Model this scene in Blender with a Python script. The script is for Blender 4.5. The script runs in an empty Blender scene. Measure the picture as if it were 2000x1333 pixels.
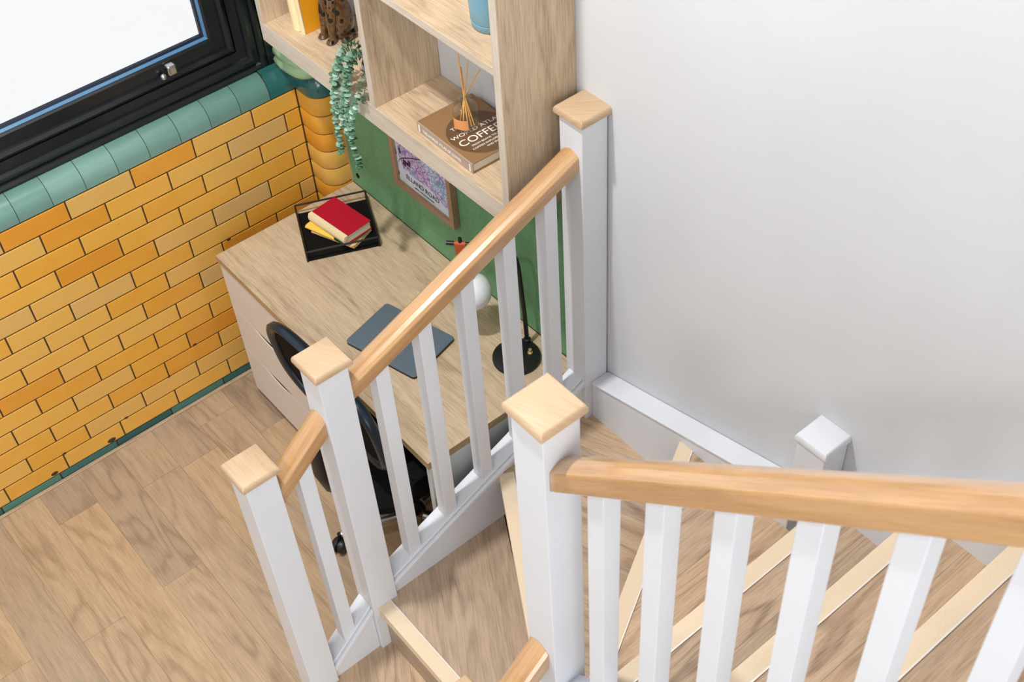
import bpy, bmesh, math, random
from mathutils import Vector, Matrix
PI = math.pi
sc = bpy.context.scene
col = sc.collection
random.seed(7)

# ---------------------------------------------------------------- camera
CAM = Vector((3.33, -1.632366, 3.641561))
RT = Vector((0.6380493, 0.7682557, -0.0517324))
DN = Vector((0.5382026, -0.4930164, -0.6835735))
FW = Vector((-0.5506642, 0.4083111, -0.7280460))
cd = bpy.data.cameras.new('camera'); cam = bpy.data.objects.new('camera', cd); col.objects.link(cam)
cd.sensor_width = 36; cd.lens = 2485.85/2000*36; cd.clip_start = .05; cd.clip_end = 200
cam.matrix_world = Matrix(((RT.x, -DN.x, -FW.x, CAM.x), (RT.y, -DN.y, -FW.y, CAM.y), (RT.z, -DN.z, -FW.z, CAM.z), (0, 0, 0, 1)))
cd.dof.use_dof = True; cd.dof.focus_distance = 3.55; cd.dof.aperture_fstop = 8.0
sc.camera = cam
# ---------------------------------------------------------------- view
sc.view_settings.view_transform = 'Standard'; sc.view_settings.look = 'None'
sc.view_settings.gamma = 1; sc.view_settings.use_curve_mapping = False
sc.view_settings.exposure = 0.06
# ---------------------------------------------------------------- world: bright overcast daylight
w = bpy.data.worlds.new('daylight'); sc.world = w; w.use_nodes = True
bg = w.node_tree.nodes['Background']; bg.inputs[0].default_value = (.985, .993, 1, 1); bg.inputs[1].default_value = .92
# ---------------------------------------------------------------- lamps
def area(name, loc, aim, sx, sy, power, color=(1, 1, 1)):
    l = bpy.data.lights.new(name, 'AREA'); l.shape = 'RECTANGLE'; l.size = sx; l.size_y = sy; l.energy = power; l.color = color
    o = bpy.data.objects.new(name, l); col.objects.link(o); o.location = loc
    o.rotation_euler = (Vector(aim)-Vector(loc)).to_track_quat('-Z', 'Y').to_euler()
    return o
area('ceiling_downlight', (1.25, -1.2, 4.40), (1.1, -.3, 0), .12, .12, 78, (1, .985, .965))
area('ceiling_downlight', (3.4, -3.2, 4.40), (2.7, -.6, .8), .3, .3, 34, (1, .985, .965))
area('ceiling_downlight', (.9, -2.9, 4.40), (.8, -1.9, .0), .3, .3, 34, (1, .985, .965))
area('unseen_fill_light', (6.6, -3.6, 3.5), (1.2, -.5, .8), 2.6, 2.6, 150, (.95, .98, 1))  # unseen fill lamp, added to brighten the walls and posts

# ---------------------------------------------------------------- colour helpers
def lin(v):
    v /= 255.0
    return v/12.92 if v <= .04045 else ((v+.055)/1.055)**2.4
def rgb(r, g, b): return (lin(r), lin(g), lin(b), 1)
class NT:
    def __init__(s, name):
        s.m = bpy.data.materials.new(name); s.m.use_nodes = True
        s.t = s.m.node_tree; s.n = s.t.nodes; s.l = s.t.links; s.b = s.n['Principled BSDF']
    def node(s, typ, **kw):
        n = s.n.new(typ)
        for k, v in kw.items(): setattr(n, k, v)
        return n
    def link(s, a, b): s.l.new(a, b)
    def ramp(s, fac, stops):
        r = s.node('ShaderNodeValToRGB'); e = r.color_ramp.elements
        while len(e) < len(stops): e.new(.5)
        for i, (p, c) in enumerate(stops): e[i].position = p; e[i].color = c
        s.link(fac, r.inputs[0]); return r.outputs[0]
    def mix(s, fac, a, b, mode='MIX'):
        m = s.node('ShaderNodeMix', data_type='RGBA', blend_type=mode)
        for i, v in ((0, fac), (6, a), (7, b)):
            if hasattr(v, 'links'): s.link(v, m.inputs[i])
            else: m.inputs[i].default_value = v
        return m.outputs[2]
    def noise(s, vec, scale, detail=4, rough=.55, dist=0):
        n = s.node('ShaderNodeTexNoise'); n.inputs['Scale'].default_value = scale; n.inputs['Detail'].default_value = detail
        n.inputs['Roughness'].default_value = rough; n.inputs['Distortion'].default_value = dist
        if vec is not None: s.link(vec, n.inputs['Vector'])
        return n.outputs['Fac']
    def mapping(s, vec, scale=(1, 1, 1), loc=(0, 0, 0)):
        m = s.node('ShaderNodeMapping'); m.inputs['Scale'].default_value = scale; m.inputs['Location'].default_value = loc
        s.link(vec, m.inputs['Vector']); return m.outputs[0]
    def bump(s, h, strength, dist=.002):
        b = s.node('ShaderNodeBump'); b.inputs['Strength'].default_value = strength; b.inputs['Distance'].default_value = dist
        s.link(h, b.inputs['Height']); s.link(b.outputs[0], s.b.inputs['Normal'])
    def set(s, **kw):
        for k, v in kw.items(): s.b.inputs[k.replace('_', ' ')].default_value = v
        return s
def plain(name, c, rough=.5, metal=0, spec=.5, nz=0, scale=60, coat=0, bump=0):
    t = NT(name); t.set(Roughness=rough, Metallic=metal); t.b.inputs['Specular IOR Level'].default_value = spec
    t.b.inputs['Coat Weight'].default_value = coat
    tc = t.node('ShaderNodeTexCoord')
    f = t.noise(tc.outputs['Object'], scale, 3)
    k = max(nz, .02)
    d = tuple(max(0, v*(1-k)) for v in c[:3])+(1,); u = tuple(min(1, v*(1+k)) for v in c[:3])+(1,)
    t.link(t.ramp(f, [(.3, d), (.7, u)]), t.b.inputs['Base Color'])
    if bump: t.bump(f, bump)
    return t.m
def wood(name, light, mid, dark, rough=.45, cath=.5, fine=.35, tone=.5, ring=26, spec=.4, su=1.0):
    """grain runs along U (metres); the 'tone' attribute shifts each plank"""
    t = NT(name); t.set(Roughness=rough); t.b.inputs['Specular IOR Level'].default_value = spec
    uv = t.node('ShaderNodeUVMap').outputs[0]
    at = t.node('ShaderNodeAttribute', attribute_name='tone')
    n1 = t.noise(t.mapping(uv, (1.3*su, 7, 1)), 1.0, 2.5, .5, .35)           # broad figure
    n2 = t.noise(t.mapping(uv, (11*su, 240, 1)), 1.0, 4, .7)                 # fine pores
    n3 = t.noise(t.mapping(uv, (2.2*su, 34, 1)), 1.0, 4, .6)                 # streaks
    n4 = t.noise(t.mapping(uv, (1.0*su, 4.5, 1), (7, 3, 0)), 1.0, 2, .5)     # where the cathedral figure shows
    mm = t.node('ShaderNodeMath', operation='MULTIPLY'); t.link(n1, mm.inputs[0]); mm.inputs[1].default_value = ring*2.4
    ad = t.node('ShaderNodeMath', operation='MULTIPLY_ADD'); t.link(n3, ad.inputs[0]); ad.inputs[1].default_value = 2.2; t.link(mm.outputs[0], ad.inputs[2])
    sn = t.node('ShaderNodeMath', operation='SINE'); t.link(ad.outputs[0], sn.inputs[0])
    m01 = t.node('ShaderNodeMapRange'); t.link(sn.outputs[0], m01.inputs[0]); m01.inputs[1].default_value = -1; m01.inputs[2].default_value = 1
    base = t.ramp(n3, [(.25, dark), (.5, mid), (.75, light)])
    base = t.mix(.35, base, t.ramp(n4, [(.35, dark), (.6, light)]))
    mk = t.ramp(n4, [(.40, (1, 1, 1, 1)), (.62, (.15, .15, .15, 1))])
    mc = t.node('ShaderNodeMath', operation='MULTIPLY'); t.link(mk, mc.inputs[0]); mc.inputs[1].default_value = min(1, cath*1.7)
    c1 = t.mix(mc.outputs[0], base, t.ramp(m01.outputs[0], [(.0, tuple(v*.86 for v in dark[:3])+(1,)), (.3, mid), (1, light)]))
    c2 = t.mix(fine, c1, t.ramp(n2, [(.38, tuple(v*.8 for v in dark[:3])+(1,)), (.56, light)]))
    hs = t.node('ShaderNodeHueSaturation'); t.link(c2, hs.inputs['Color'])
    mr = t.node('ShaderNodeMapRange'); t.link(at.outputs['Fac'], mr.inputs[0]); mr.inputs[3].default_value = 1-tone*.5; mr.inputs[4].default_value = 1+tone*.5
    t.link(mr.outputs[0], hs.inputs['Value'])
    ms = t.node('ShaderNodeMapRange'); t.link(at.outputs['Fac'], ms.inputs[0]); ms.inputs[3].default_value = .86; ms.inputs[4].default_value = 1.1
    t.link(ms.outputs[0], hs.inputs['Saturation'])
    t.link(hs.outputs[0], t.b.inputs['Base Color']); t.bump(n2, .12, .0008)
    return t.m
M = {}
M['white'] = plain('white_satin_paint', rgb(216, 219, 225), .38, spec=.4, nz=.01, scale=6)
M['cabinet'] = plain('greige_laminate', rgb(218, 212, 207), .45, nz=.01, scale=5)
M['panelwhite'] = plain('pale_grey_laminate', rgb(205, 210, 208), .4, nz=.01, scale=5)
M['wallpaint'] = plain('white_wall_emulsion', rgb(203, 205, 208), .85, spec=.2, nz=.012, scale=3, bump=.02)
M['oakdesk'] = wood('bardolino_oak_laminate', rgb(212, 190, 160), rgb(194, 169, 138), rgb(154, 128, 102), .42, .3, .35, .3, 20)
M['oakfloor'] = wood('oak_floor_planks', rgb(188, 164, 136), rgb(174, 149, 121), rgb(136, 114, 93), .42, .30, .25, .34, 20)
M['oakstair'] = wood('oak_stair_boards', rgb(200, 173, 144), rgb(180, 152, 124), rgb(134, 110, 90), .45, .42, .3, .36, 24)
M['pine'] = wood('varnished_pine_handrail', rgb(200, 160, 114), rgb(190, 146, 98), rgb(166, 120, 74), .22, .25, .22, .2, 9, .5); M['pine'].node_tree.nodes['Principled BSDF'].inputs['Coat Weight'].default_value = 1; M['pine'].node_tree.nodes['Principled BSDF'].inputs['Coat Roughness'].default_value = .12
M['capwood'] = wood('pale_maple_cap', rgb(198, 172, 142), rgb(190, 161, 128), rgb(172, 139, 103), .4, .2, .2, .25, 8)
M['lit_edging'] = wood('window_lit_front_edging', rgb(214, 204, 190), rgb(202, 190, 174), rgb(176, 162, 144), .5, .15, .3, .1, 8)  # oak-look front edging; window light on it is put into the paler colour
M['edge'] = wood('oak_edging', rgb(196, 170, 128), rgb(172, 146, 104), rgb(146, 120, 82), .5, .1, .4, .1, 8)
M['nosing'] = plain('beige_stair_nosing', rgb(222, 201, 172), .6, nz=.03, scale=300)
M['metalline'] = plain('silver_nosing_edge', rgb(235, 228, 218), .35, .3)
M['black'] = plain('black_powder_coat', rgb(22, 22, 24), .4)
M['blackmat'] = plain('black_mat', rgb(10, 10, 11), .85, spec=.2)
M['windowblack'] = plain('black_painted_timber', rgb(12, 17, 22), .3, spec=.55, nz=.1, scale=20, coat=.2)
M['sky_glint'] = plain('sky_glint_glazing_edge', rgb(74, 122, 160), .25, spec=.7)  # sky glint along the glass edge, put in as blue colour
M['chrome'] = plain('brushed_chrome', rgb(205, 205, 205), .22, 1)
M['brass'] = plain('pale_brass', rgb(226, 210, 150), .3, .8)
M['mortar'] = plain('dark_mortar', rgb(60, 46, 28), .9, nz=.3, scale=80)
M['red'] = plain('red_cloth_cover', rgb(176, 16, 42), .75, spec=.2, nz=.05, scale=400)
M['cream'] = plain('cream_book_cloth', rgb(235, 216, 170), .8, spec=.2, nz=.05, scale=200)
M['yellow'] = plain('yellow_cover', rgb(240, 196, 78), .6, nz=.03)
M['amber'] = plain('amber_yellow_cover', rgb(222, 148, 12), .5, nz=.03)
M['tan'] = plain('tan_book_cover', rgb(226, 190, 130), .7, nz=.05)
M['paper'] = plain('book_pages', rgb(222, 214, 196), .9, nz=.06, scale=300)
M['greylaptop'] = plain('space_grey_aluminium', rgb(128, 146, 162), .42, .7)
M['leather'] = plain('orange_tan_leather', rgb(178, 78, 32), .55, nz=.12, scale=150)
M['opal'] = plain('opal_white_glass', rgb(240, 243, 246), .18, spec=.5)
M['bluepot'] = plain('blue_glazed_ceramic', rgb(112, 158, 178), .35, nz=.02, scale=10)
M['greypot'] = plain('grey_glazed_pot', rgb(176, 184, 194), .35)
M['soil'] = plain('dark_soil', rgb(50, 40, 30), .9, nz=.4, scale=120)
t = NT('dusty_green_leaf'); t.set(Roughness=.5)
t.link(t.ramp(t.node('ShaderNodeAttribute', attribute_name='tone').outputs['Fac'], [(0, rgb(62, 98, 70)), (.45, rgb(98, 136, 106)), (.8, rgb(136, 172, 150)), (1, rgb(168, 198, 186))]), t.b.inputs['Base Color'])
M['leaf'] = t.m
M['stem'] = plain('green_stem', rgb(70, 98, 62), .6)
M['sky_tinted_gloss'] = plain('sky_tinted_gloss_plastic', rgb(10, 27, 42), .32, spec=.5)  # dark gloss plastic with a blue sky reflection put into its colour
M['reed'] = plain('orange_brown_reed', rgb(224, 172, 96), .7, nz=.1, scale=100)
M['label'] = plain('amber_paper_label', rgb(222, 152, 92), .6)
M['white_ink'] = plain('white_ink', rgb(238, 232, 222), .6)
M['navy_ink'] = plain('navy_ink', rgb(30, 42, 74), .7)
M['frameoak'] = wood('walnut_frame_wood', rgb(178, 146, 116), rgb(156, 124, 96), rgb(128, 98, 72), .5, .2, .3, .1, 8)
M['coffee'] = plain('coffee_brown_cover', rgb(142, 108, 72), .45, nz=.03, scale=10)
M['coffeedark'] = plain('dark_coffee_cover', rgb(100, 74, 50), .4, nz=.15, scale=12)
M['coffeespine'] = plain('brown_book_spine', rgb(166, 146, 132), .5, nz=.05)
# glazed bricks
def glazed(name, ramp, rough):
    t = NT(name); t.set(Roughness=rough); t.b.inputs['Coat Weight'].default_value = .3; t.b.inputs['Coat Roughness'].default_value = .12
    at = t.node('ShaderNodeAttribute', attribute_name='tone'); tc = t.node('ShaderNodeTexCoord')
    f = t.noise(tc.outputs['Object'], 14, 4)
    a = t.node('ShaderNodeMath', operation='MULTIPLY_ADD'); t.link(f, a.inputs[0]); a.inputs[1].default_value = .35; t.link(at.outputs['Fac'], a.inputs[2])
    b = t.node('ShaderNodeMath', operation='SUBTRACT'); t.link(a.outputs[0], b.inputs[0]); b.inputs[1].default_value = .175
    c = t.ramp(b.outputs[0], ramp)
    sp = t.noise(tc.outputs['Object'], 120, 2, .5)
    k = t.ramp(sp, [(.74, (0, 0, 0, 1)), (.78, (1, 1, 1, 1))])
    t.link(t.mix(k, c, rgb(110, 70, 25)), t.b.inputs['Base Color'])
    t.bump(t.noise(tc.outputs['Object'], 22, 3), .12, .004)
    return t.m
M['brick'] = glazed('ochre_glazed_brick', [(.0, rgb(212, 142, 44)), (.3, rgb(220, 160, 58)), (.5, rgb(222, 168, 74)), (.75, rgb(212, 168, 92)), (1, rgb(200, 164, 108))], .3)
M['greentile'] = glazed('sea_green_glazed_tile', [(.0, rgb(92, 130, 121)), (.5, rgb(110, 146, 137)), (1, rgb(128, 162, 152))], .22)
M['tealtile'] = glazed('dark_teal_glazed_tile', [(.0, rgb(28, 82, 82)), (.5, rgb(46, 100, 98)), (1, rgb(70, 120, 108))], .2)
M['paletile'] = glazed('pale_green_glazed_tile', [(.0, rgb(120, 158, 128)), (.5, rgb(152, 186, 142)), (1, rgb(176, 204, 160))], .22)
# green felt pin board
t = NT('green_felt'); t.set(Roughness=.95); t.b.inputs['Specular IOR Level'].default_value = .1
tc = t.node('ShaderNodeTexCoord')
t.link(t.mix(.5, t.ramp(t.noise(tc.outputs['Object'], 260, 3, .7), [(.3, rgb(90, 136, 96)), (.7, rgb(136, 176, 138))]), t.ramp(t.noise(tc.outputs['Object'], 30, 4), [(.3, rgb(98, 146, 102)), (.7, rgb(114, 162, 120))])), t.b.inputs['Base Color'])
M['felt'] = t.m
# chair mesh
t = NT('black_chair_mesh'); t.set(Roughness=.7)
tc = t.node('ShaderNodeTexCoord')
wv = t.node('ShaderNodeTexWave', bands_direction='Z'); wv.inputs['Scale'].default_value = 55; t.link(tc.outputs['Object'], wv.inputs[0])
t.link(t.ramp(wv.outputs[0], [(.8, rgb(6, 6, 7)), (.97, rgb(30, 31, 33))]), t.b.inputs['Base Color'])
t.b.inputs['Specular IOR Level'].default_value = .08; M['mesh'] = t.m
# leopard glaze
t = NT('leopard_spot_glaze'); t.set(Roughness=.15); t.b.inputs['Coat Weight'].default_value = .5
tc = t.node('ShaderNodeTexCoord'); v = t.node('ShaderNodeTexVoronoi'); v.inputs['Scale'].default_value = 42; t.link(tc.outputs['Object'], v.inputs[0])
t.link(t.ramp(v.outputs[0], [(.25, rgb(26, 15, 10)), (.36, rgb(44, 28, 16)), (.42, rgb(104, 74, 42)), (.8, rgb(78, 50, 30))]), t.b.inputs['Base Color'])
M['leopard'] = t.m
# glass
def glass(name, c=(1, 1, 1, 1), rough=0, ior=1.45, thin=False, refl=.1):
    t = NT(name)
    if thin:
        tr = t.node('ShaderNodeBsdfTransparent'); gl = t.node('ShaderNodeBsdfGlossy'); gl.inputs['Roughness'].default_value = .02
        fr = t.node('ShaderNodeLayerWeight'); mx = t.node('ShaderNodeMixShader'); fr.inputs[0].default_value = .18; tr.inputs[0].default_value = c
        ml = t.node('ShaderNodeMath', operation='MULTIPLY'); t.link(fr.outputs['Facing'], ml.inputs[0]); ml.inputs[1].default_value = refl
        t.link(ml.outputs[0], mx.inputs[0]); t.link(tr.outputs[0], mx.inputs[1]); t.link(gl.outputs[0], mx.inputs[2])
        t.link(mx.outputs[0], t.n['Material Output'].inputs[0])
    else:
        t.set(Roughness=rough, IOR=ior); t.b.inputs['Transmission Weight'].default_value = 1; t.b.inputs['Base Color'].default_value = c
    return t.m
M['pane'] = glass('window_glass', thin=True)
M['glass'] = glass('clear_bottle_glass', (.97, .985, .98, 1), thin=True, refl=.7)
M['liquid'] = glass('pale_diffuser_oil', (.99, .965, .88, 1), thin=True, refl=.12)
# city map print
t = NT('purple_city_map'); t.set(Roughness=.6)
uv = t.node('ShaderNodeUVMap').outputs[0]
v1 = t.node('ShaderNodeTexVoronoi', feature='DISTANCE_TO_EDGE'); v1.inputs['Scale'].default_value = 11; t.link(uv, v1.inputs[0])
v2 = t.node('ShaderNodeTexVoronoi', feature='DISTANCE_TO_EDGE'); v2.inputs['Scale'].default_value = 26; t.link(uv, v2.inputs[0])
mn = t.node('ShaderNodeMath', operation='MINIMUM'); t.link(v1.outputs[0], mn.inputs[0])
ml = t.node('ShaderNodeMath', operation='MULTIPLY_ADD'); t.link(v2.outputs[0], ml.inputs[0]); ml.inputs[1].default_value = .6; ml.inputs[2].default_value = .01; t.link(ml.outputs[0], mn.inputs[1])
gr = t.noise(uv, 2.3, 2)
road = t.ramp(gr, [(.42, rgb(96, 142, 196)), (.55, rgb(126, 84, 176))])
land = t.ramp(gr, [(.42, rgb(206, 222, 240)), (.55, rgb(222, 206, 236))])
t.link(t.mix(t.ramp(mn.outputs[0], [(.03, (.85, .85, .85, 1)), (.07, (0, 0, 0, 1))]), land, road), t.b.inputs['Base Color'])
M['map'] = t.m
M['mappaper'] = plain('pale_blue_print_paper', rgb(214, 226, 240), .6)
M['mapdark'] = plain('dark_purple_print', rgb(60, 24, 92), .6)

# ---------------------------------------------------------------- mesh builder
class MB:
    def __init__(s): s.v = []; s.f = []; s.u = []; s.m = []; s.t = []
    def face(s, pts, uv=None, mat=0, tone=.5):
        i = len(s.v); s.v += [tuple(p) for p in pts]; s.f.append(tuple(range(i, i+len(pts))))
        s.u.append(uv or [(0, 0)]*len(pts)); s.m.append(mat); s.t.append(tone)
    def poly(s, idx, uv, mat=0, tone=.5): s.f.append(tuple(idx)); s.u.append(uv); s.m.append(mat); s.t.append(tone)
    def prism(s, pts, z0, z1, grain=0, mat=0, tone=.5, T=None, uvo=None, mats=None):
        """pts: ccw xy polygon (or arbitrary plane via T), extruded z0..z1; grain: angle of the grain in the xy plane, or 'z'"""
        if uvo is None: uvo = (random.uniform(0, 30), random.uniform(0, 30))
        n = len(pts); b = len(s.v); ps = []
        for z in (z0, z1):
            for p in pts: ps.append(Vector((p[0], p[1], z)))
        g = Vector((0, 0, 1)) if grain == 'z' else Vector((math.cos(grain), math.sin(grain), 0))
        def muv(idx):
            a, bb, c = ps[idx[0]], ps[idx[1]], ps[idx[2]]
            nn = (bb-a).cross(c-bb)
            if nn.length < 1e-12: nn = Vector((0, 0, 1))
            nn.normalize()
            ud = g-nn*g.dot(nn)
            if ud.length < .2: ud = nn.orthogonal()
            ud.normalize(); vd = nn.cross(ud)
            off = nn.dot(ps[0])*.37
            return [(ps[i].dot(ud)+uvo[0], ps[i].dot(vd)+uvo[1]+off) for i in idx]
        mt = mats or [mat]*(n+2)
        fs = [(list(range(n))[::-1], mt[0]), ([n+i for i in range(n)], mt[1])]+[([i, (i+1) % n, n+(i+1) % n, n+i], mt[2+i]) for i in range(n)]
        for p in ps: s.v.append(tuple(T @ p) if T else tuple(p))
        for idx, m_ in fs: s.poly([b+i for i in idx], muv(idx), m_, tone)
        return s
    def box(s, x0, x1, y0, y1, z0, z1, grain=0, mat=0, tone=.5, T=None, uvo=None, mats=None):
        return s.prism([(x0, y0), (x1, y0), (x1, y1), (x0, y1)], z0, z1, grain, mat, tone, T, uvo, mats)
    def loft(s, rings, closed=True, caps=True, mat=0, tone=.5, us=1.0):
        b = len(s.v); n = len(rings[0])
        for r in rings: s.v += [tuple(p) for p in r]
        L = 0
        for k in range(len(rings)-1):
            d = (Vector(rings[k+1][0])-Vector(rings[k][0])).length
            m = n if closed else n-1
            acc = 0
            for i in range(m):
                j = (i+1) % n; w_ = (Vector(rings[k][j])-Vector(rings[k][i])).length
                s.poly([b+k*n+i, b+k*n+j, b+(k+1)*n+j, b+(k+1)*n+i], [(L*us, acc), (L*us, acc+w_), ((L+d)*us, acc+w_), ((L+d)*us, acc)], mat, tone)
                acc += w_
            L += d
        if caps and closed:
            s.poly([b+i for i in range(n)][::-1], [(0, 0)]*n, mat, tone); e = b+(len(rings)-1)*n
            s.poly([e+i for i in range(n)], [(0, 0)]*n, mat, tone)
        return s
    def lathe(s, prof, c=(0, 0, 0), n=32, mat=0, T=None, caps=True):
        rings = []
        for r, z in prof:
            ring = [Vector((c[0]+r*math.cos(2*PI*i/n), c[1]+r*math.sin(2*PI*i/n), c[2]+z)) for i in range(n)]
            rings.append([T @ p for p in ring] if T else ring)
        return s.loft(rings, True, caps, mat)
    def tube(s, pts, r, n=10, mat=0, caps=True):
        pts = [Vector(p) for p in pts]; rings = []
        up = None
        for i, p in enumerate(pts):
            d = (pts[min(i+1, len(pts)-1)]-pts[max(i-1, 0)]).normalized()
            if up is None: up = d.orthogonal().normalized()
            up = (up-d*up.dot(d)).normalized(); sd = d.cross(up)
            rr = r[i] if isinstance(r, (list, tuple)) else r
            rings.append([p+(up*math.cos(2*PI*k/n)+sd*math.sin(2*PI*k/n))*rr for k in range(n)])
        return s.loft(rings, True, caps, mat)
    def build(s, name, mats, parent=None, smooth=False, bevel=0, seg=2, angle=35):
        me = bpy.data.meshes.new(name); me.from_pydata(s.v, [], s.f); me.update()
        if not isinstance(mats, (list, tuple)): mats = [mats]
        for m_ in mats: me.materials.append(m_)
        me.color_attributes.new('tone', 'FLOAT_COLOR', 'CORNER'); me.uv_layers.new(name='UVMap')
        uvl = me.uv_layers['UVMap']; ta = me.color_attributes['tone']
        for p in me.polygons:
            p.material_index = s.m[p.index]; p.use_smooth = smooth
            tt = s.t[p.index]
            for k, li in enumerate(p.loop_indices):
                uvl.data[li].uv = s.u[p.index][k]; ta.data[li].color = (tt, tt, tt, 1)
        bm = bmesh.new(); bm.from_mesh(me); bmesh.ops.recalc_face_normals(bm, faces=bm.faces); bm.to_mesh(me); bm.free()
        o = bpy.data.objects.new(name, me); col.objects.link(o)
        if parent: o.parent = parent
        if bevel:
            b = o.modifiers.new('bevel', 'BEVEL'); b.width = bevel; b.segments = seg; b.limit_method = 'ANGLE'; b.angle_limit = math.radians(40)
            b.harden_normals = False
        if smooth:
            a = o.modifiers.new('ws', 'WEIGHTED_NORMAL') if False else None
            try: me.set_sharp_from_angle(angle=math.radians(angle))
            except Exception: pass
        return o
def tag(o, label=None, cat=None, group=None, kind=None):
    if label: o['label'] = label
    if cat: o['category'] = cat
    if group: o['group'] = group
    if kind: o['kind'] = kind
    return o
def thing(name, label, cat, loc=(0, 0, 0), rz=0, group=None):
    o = bpy.data.objects.new(name, None); col.objects.link(o); o.location = loc; o.rotation_euler = (0, 0, rz); o.empty_display_size = .05
    return tag(o, label, cat, group)
def struct(o): o['kind'] = 'structure'; return o
def sweep(mb, path, prof, mat=0, tone=.5, closed=False):
    """path: list of (x,y) with outward side on the left; prof: list of (offset, z)"""
    n = len(path); nor = []
    for i in range(n):
        ds = []
        if i > 0 or closed: ds.append((Vector(path[i])-Vector(path[i-1])).normalized())
        if i < n-1 or closed: ds.append((Vector(path[(i+1) % n])-Vector(path[i])).normalized())
        ns = [Vector((d.y, -d.x)) for d in ds]
        m_ = ns[0] if len(ns) == 1 else (ns[0]+ns[1]).normalized()/max(.3, math.cos(ns[0].angle(ns[1])/2))
        nor.append(m_)
    rings = [[(path[i][0]+nor[i].x*o_, path[i][1]+nor[i].y*o_, z) for o_, z in prof] for i in range(n)]
    mb.loft(rings, closed=False, caps=False, mat=mat, tone=tone)

# ================================================================ SETTING
YW = .11                      # plaster wall behind desk and stairs
# ---- floor planks (run along x)
fl = MB()
fl.box(-.02, 5, -4.2, YW, -.05, -.0035, mat=1)
starts = {}
PWD = .152
k = 0
y = .0+.023
ys = []
yy = -1.345-PWD*18
while yy < YW: ys.append(yy); yy += PWD
for yk in ys:
    idx = round((yk+1.345)/PWD)
    y0, y1 = yk+.0004, min(yk+PWD-.0004, YW)
    x = .0
    if idx == 0: xs = [.0, .18, 1.4, 2.62, 3.84, 5]
    elif idx == 3: xs = [.0, .25, 1.47, 2.69, 3.9, 5]
    else:
        s0 = random.uniform(.1, 1.2); xs = [0, s0]
        while xs[-1] < 5: xs.append(xs[-1]+1.22)
    for a, b in zip(xs[:-1], xs[1:]):
        tone = random.choice([.15, .35, .5, .6, .75, .9])
        if idx == 0 and a == .18: tone = .95
        if idx == 3 and a == .25: tone = .9
        if idx == 0 and a == 0: tone = .2
        if idx == 1 and a == 0: tone = .35
        if a >= min(b, 5): continue
        fl.box(a+.0004, min(b, 5)-.0004, y0, y1, -.004, 0, 0, 0, tone)
struct(fl.build('floor', [M['oakfloor'], M['edge']]))
# ---- beading along the brick wall
bd = MB(); bd.box(.002, .016, -4.2, -.0, 0, .006, PI/2, tone=.9); struct(bd.build('trim_1', M['oakfloor'], bevel=.002))
# ---- brick wall with window opening above the sill
BL = .2287; CH = .07643; Z0 = .0356
bw = MB()
bw.box(-.30, -.003, -4.2, .11, -.02, 1.11, mat=0)
mg = .0044
def brick(y0, y1, z0, z1, mat, tone):
    e = .0028
    o = [(-.006, y0, z0), (-.006, y1, z0), (-.006, y1, z1), (-.006, y0, z1)]
    m_ = [(-.001, y0+.0006, z0+.0006), (-.001, y1-.0006, z0+.0006), (-.001, y1-.0006, z1-.0006), (-.001, y0+.0006, z1-.0006)]
    i_ = [(.0, y0+e, z0+e), (.0, y1-e, z0+e), (.0, y1-e, z1-e), (.0, y0+e, z1-e)]
    bw.loft([o, m_, i_], True, False, mat, tone)
    bw.face([i_[0], i_[1], i_[2], i_[3]], mat=mat, tone=tone)
for c in range(14):                      # course 13 is the top one
    z0 = Z0+c*CH+mg/2; z1 = Z0+(c+1)*CH-mg/2
    a = -.179 if (13-c) % 2 == 0 else -.062
    yr = -.002
    cur = a
    edges = [yr, a]
    while cur > -4.1: cur -= BL; edges.append(cur)
    for yb, ya in zip(edges[:-1], edges[1:]):
        bw_t = min(1, max(0, random.gauss(.45, .24)))
        brick(ya+mg/2, yb-mg/2+(.0 if yb != yr else .001), z0, z1, 1, bw_t)
cur = -.1
edges = [-.001]
while cur > -4.1: edges.append(cur); cur -= BL
for yb, ya in zip(edges[:-1], edges[1:]): brick(ya+mg/2, yb-mg/2, .0, Z0-mg/2, 2, random.random())
struct(bw.build('wall_left', [M['mortar'], M['brick'], M['tealtile']], smooth=True, angle=25))
# dark repair blobs / chips in the glaze
chips = MB()
for (yy_, zz_, s_) in [(-1.03, .05, .012), (-1.26, .05, .01), (-.95, .115, .006), (-.75, .19, .005), (-.62, .27, .006), (-1.2, .115, .006), (-.38, .645, .006)]:
    chips.lathe([(s_*.9, 0), (s_*.6, .0012), (.0001, .0016)], n=9, T=Matrix.Translation((.0, yy_, zz_)) @ Matrix.Rotation(PI/2, 4, 'Y') @ Matrix.Scale(1.6, 4, (0, 1, 0)))
tag(chips.build('mortar_smear', M['mortar'], smooth=True), 'dark mortar smears and chips on the lower ochre brick courses', 'mortar marks', kind='stuff')
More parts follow.
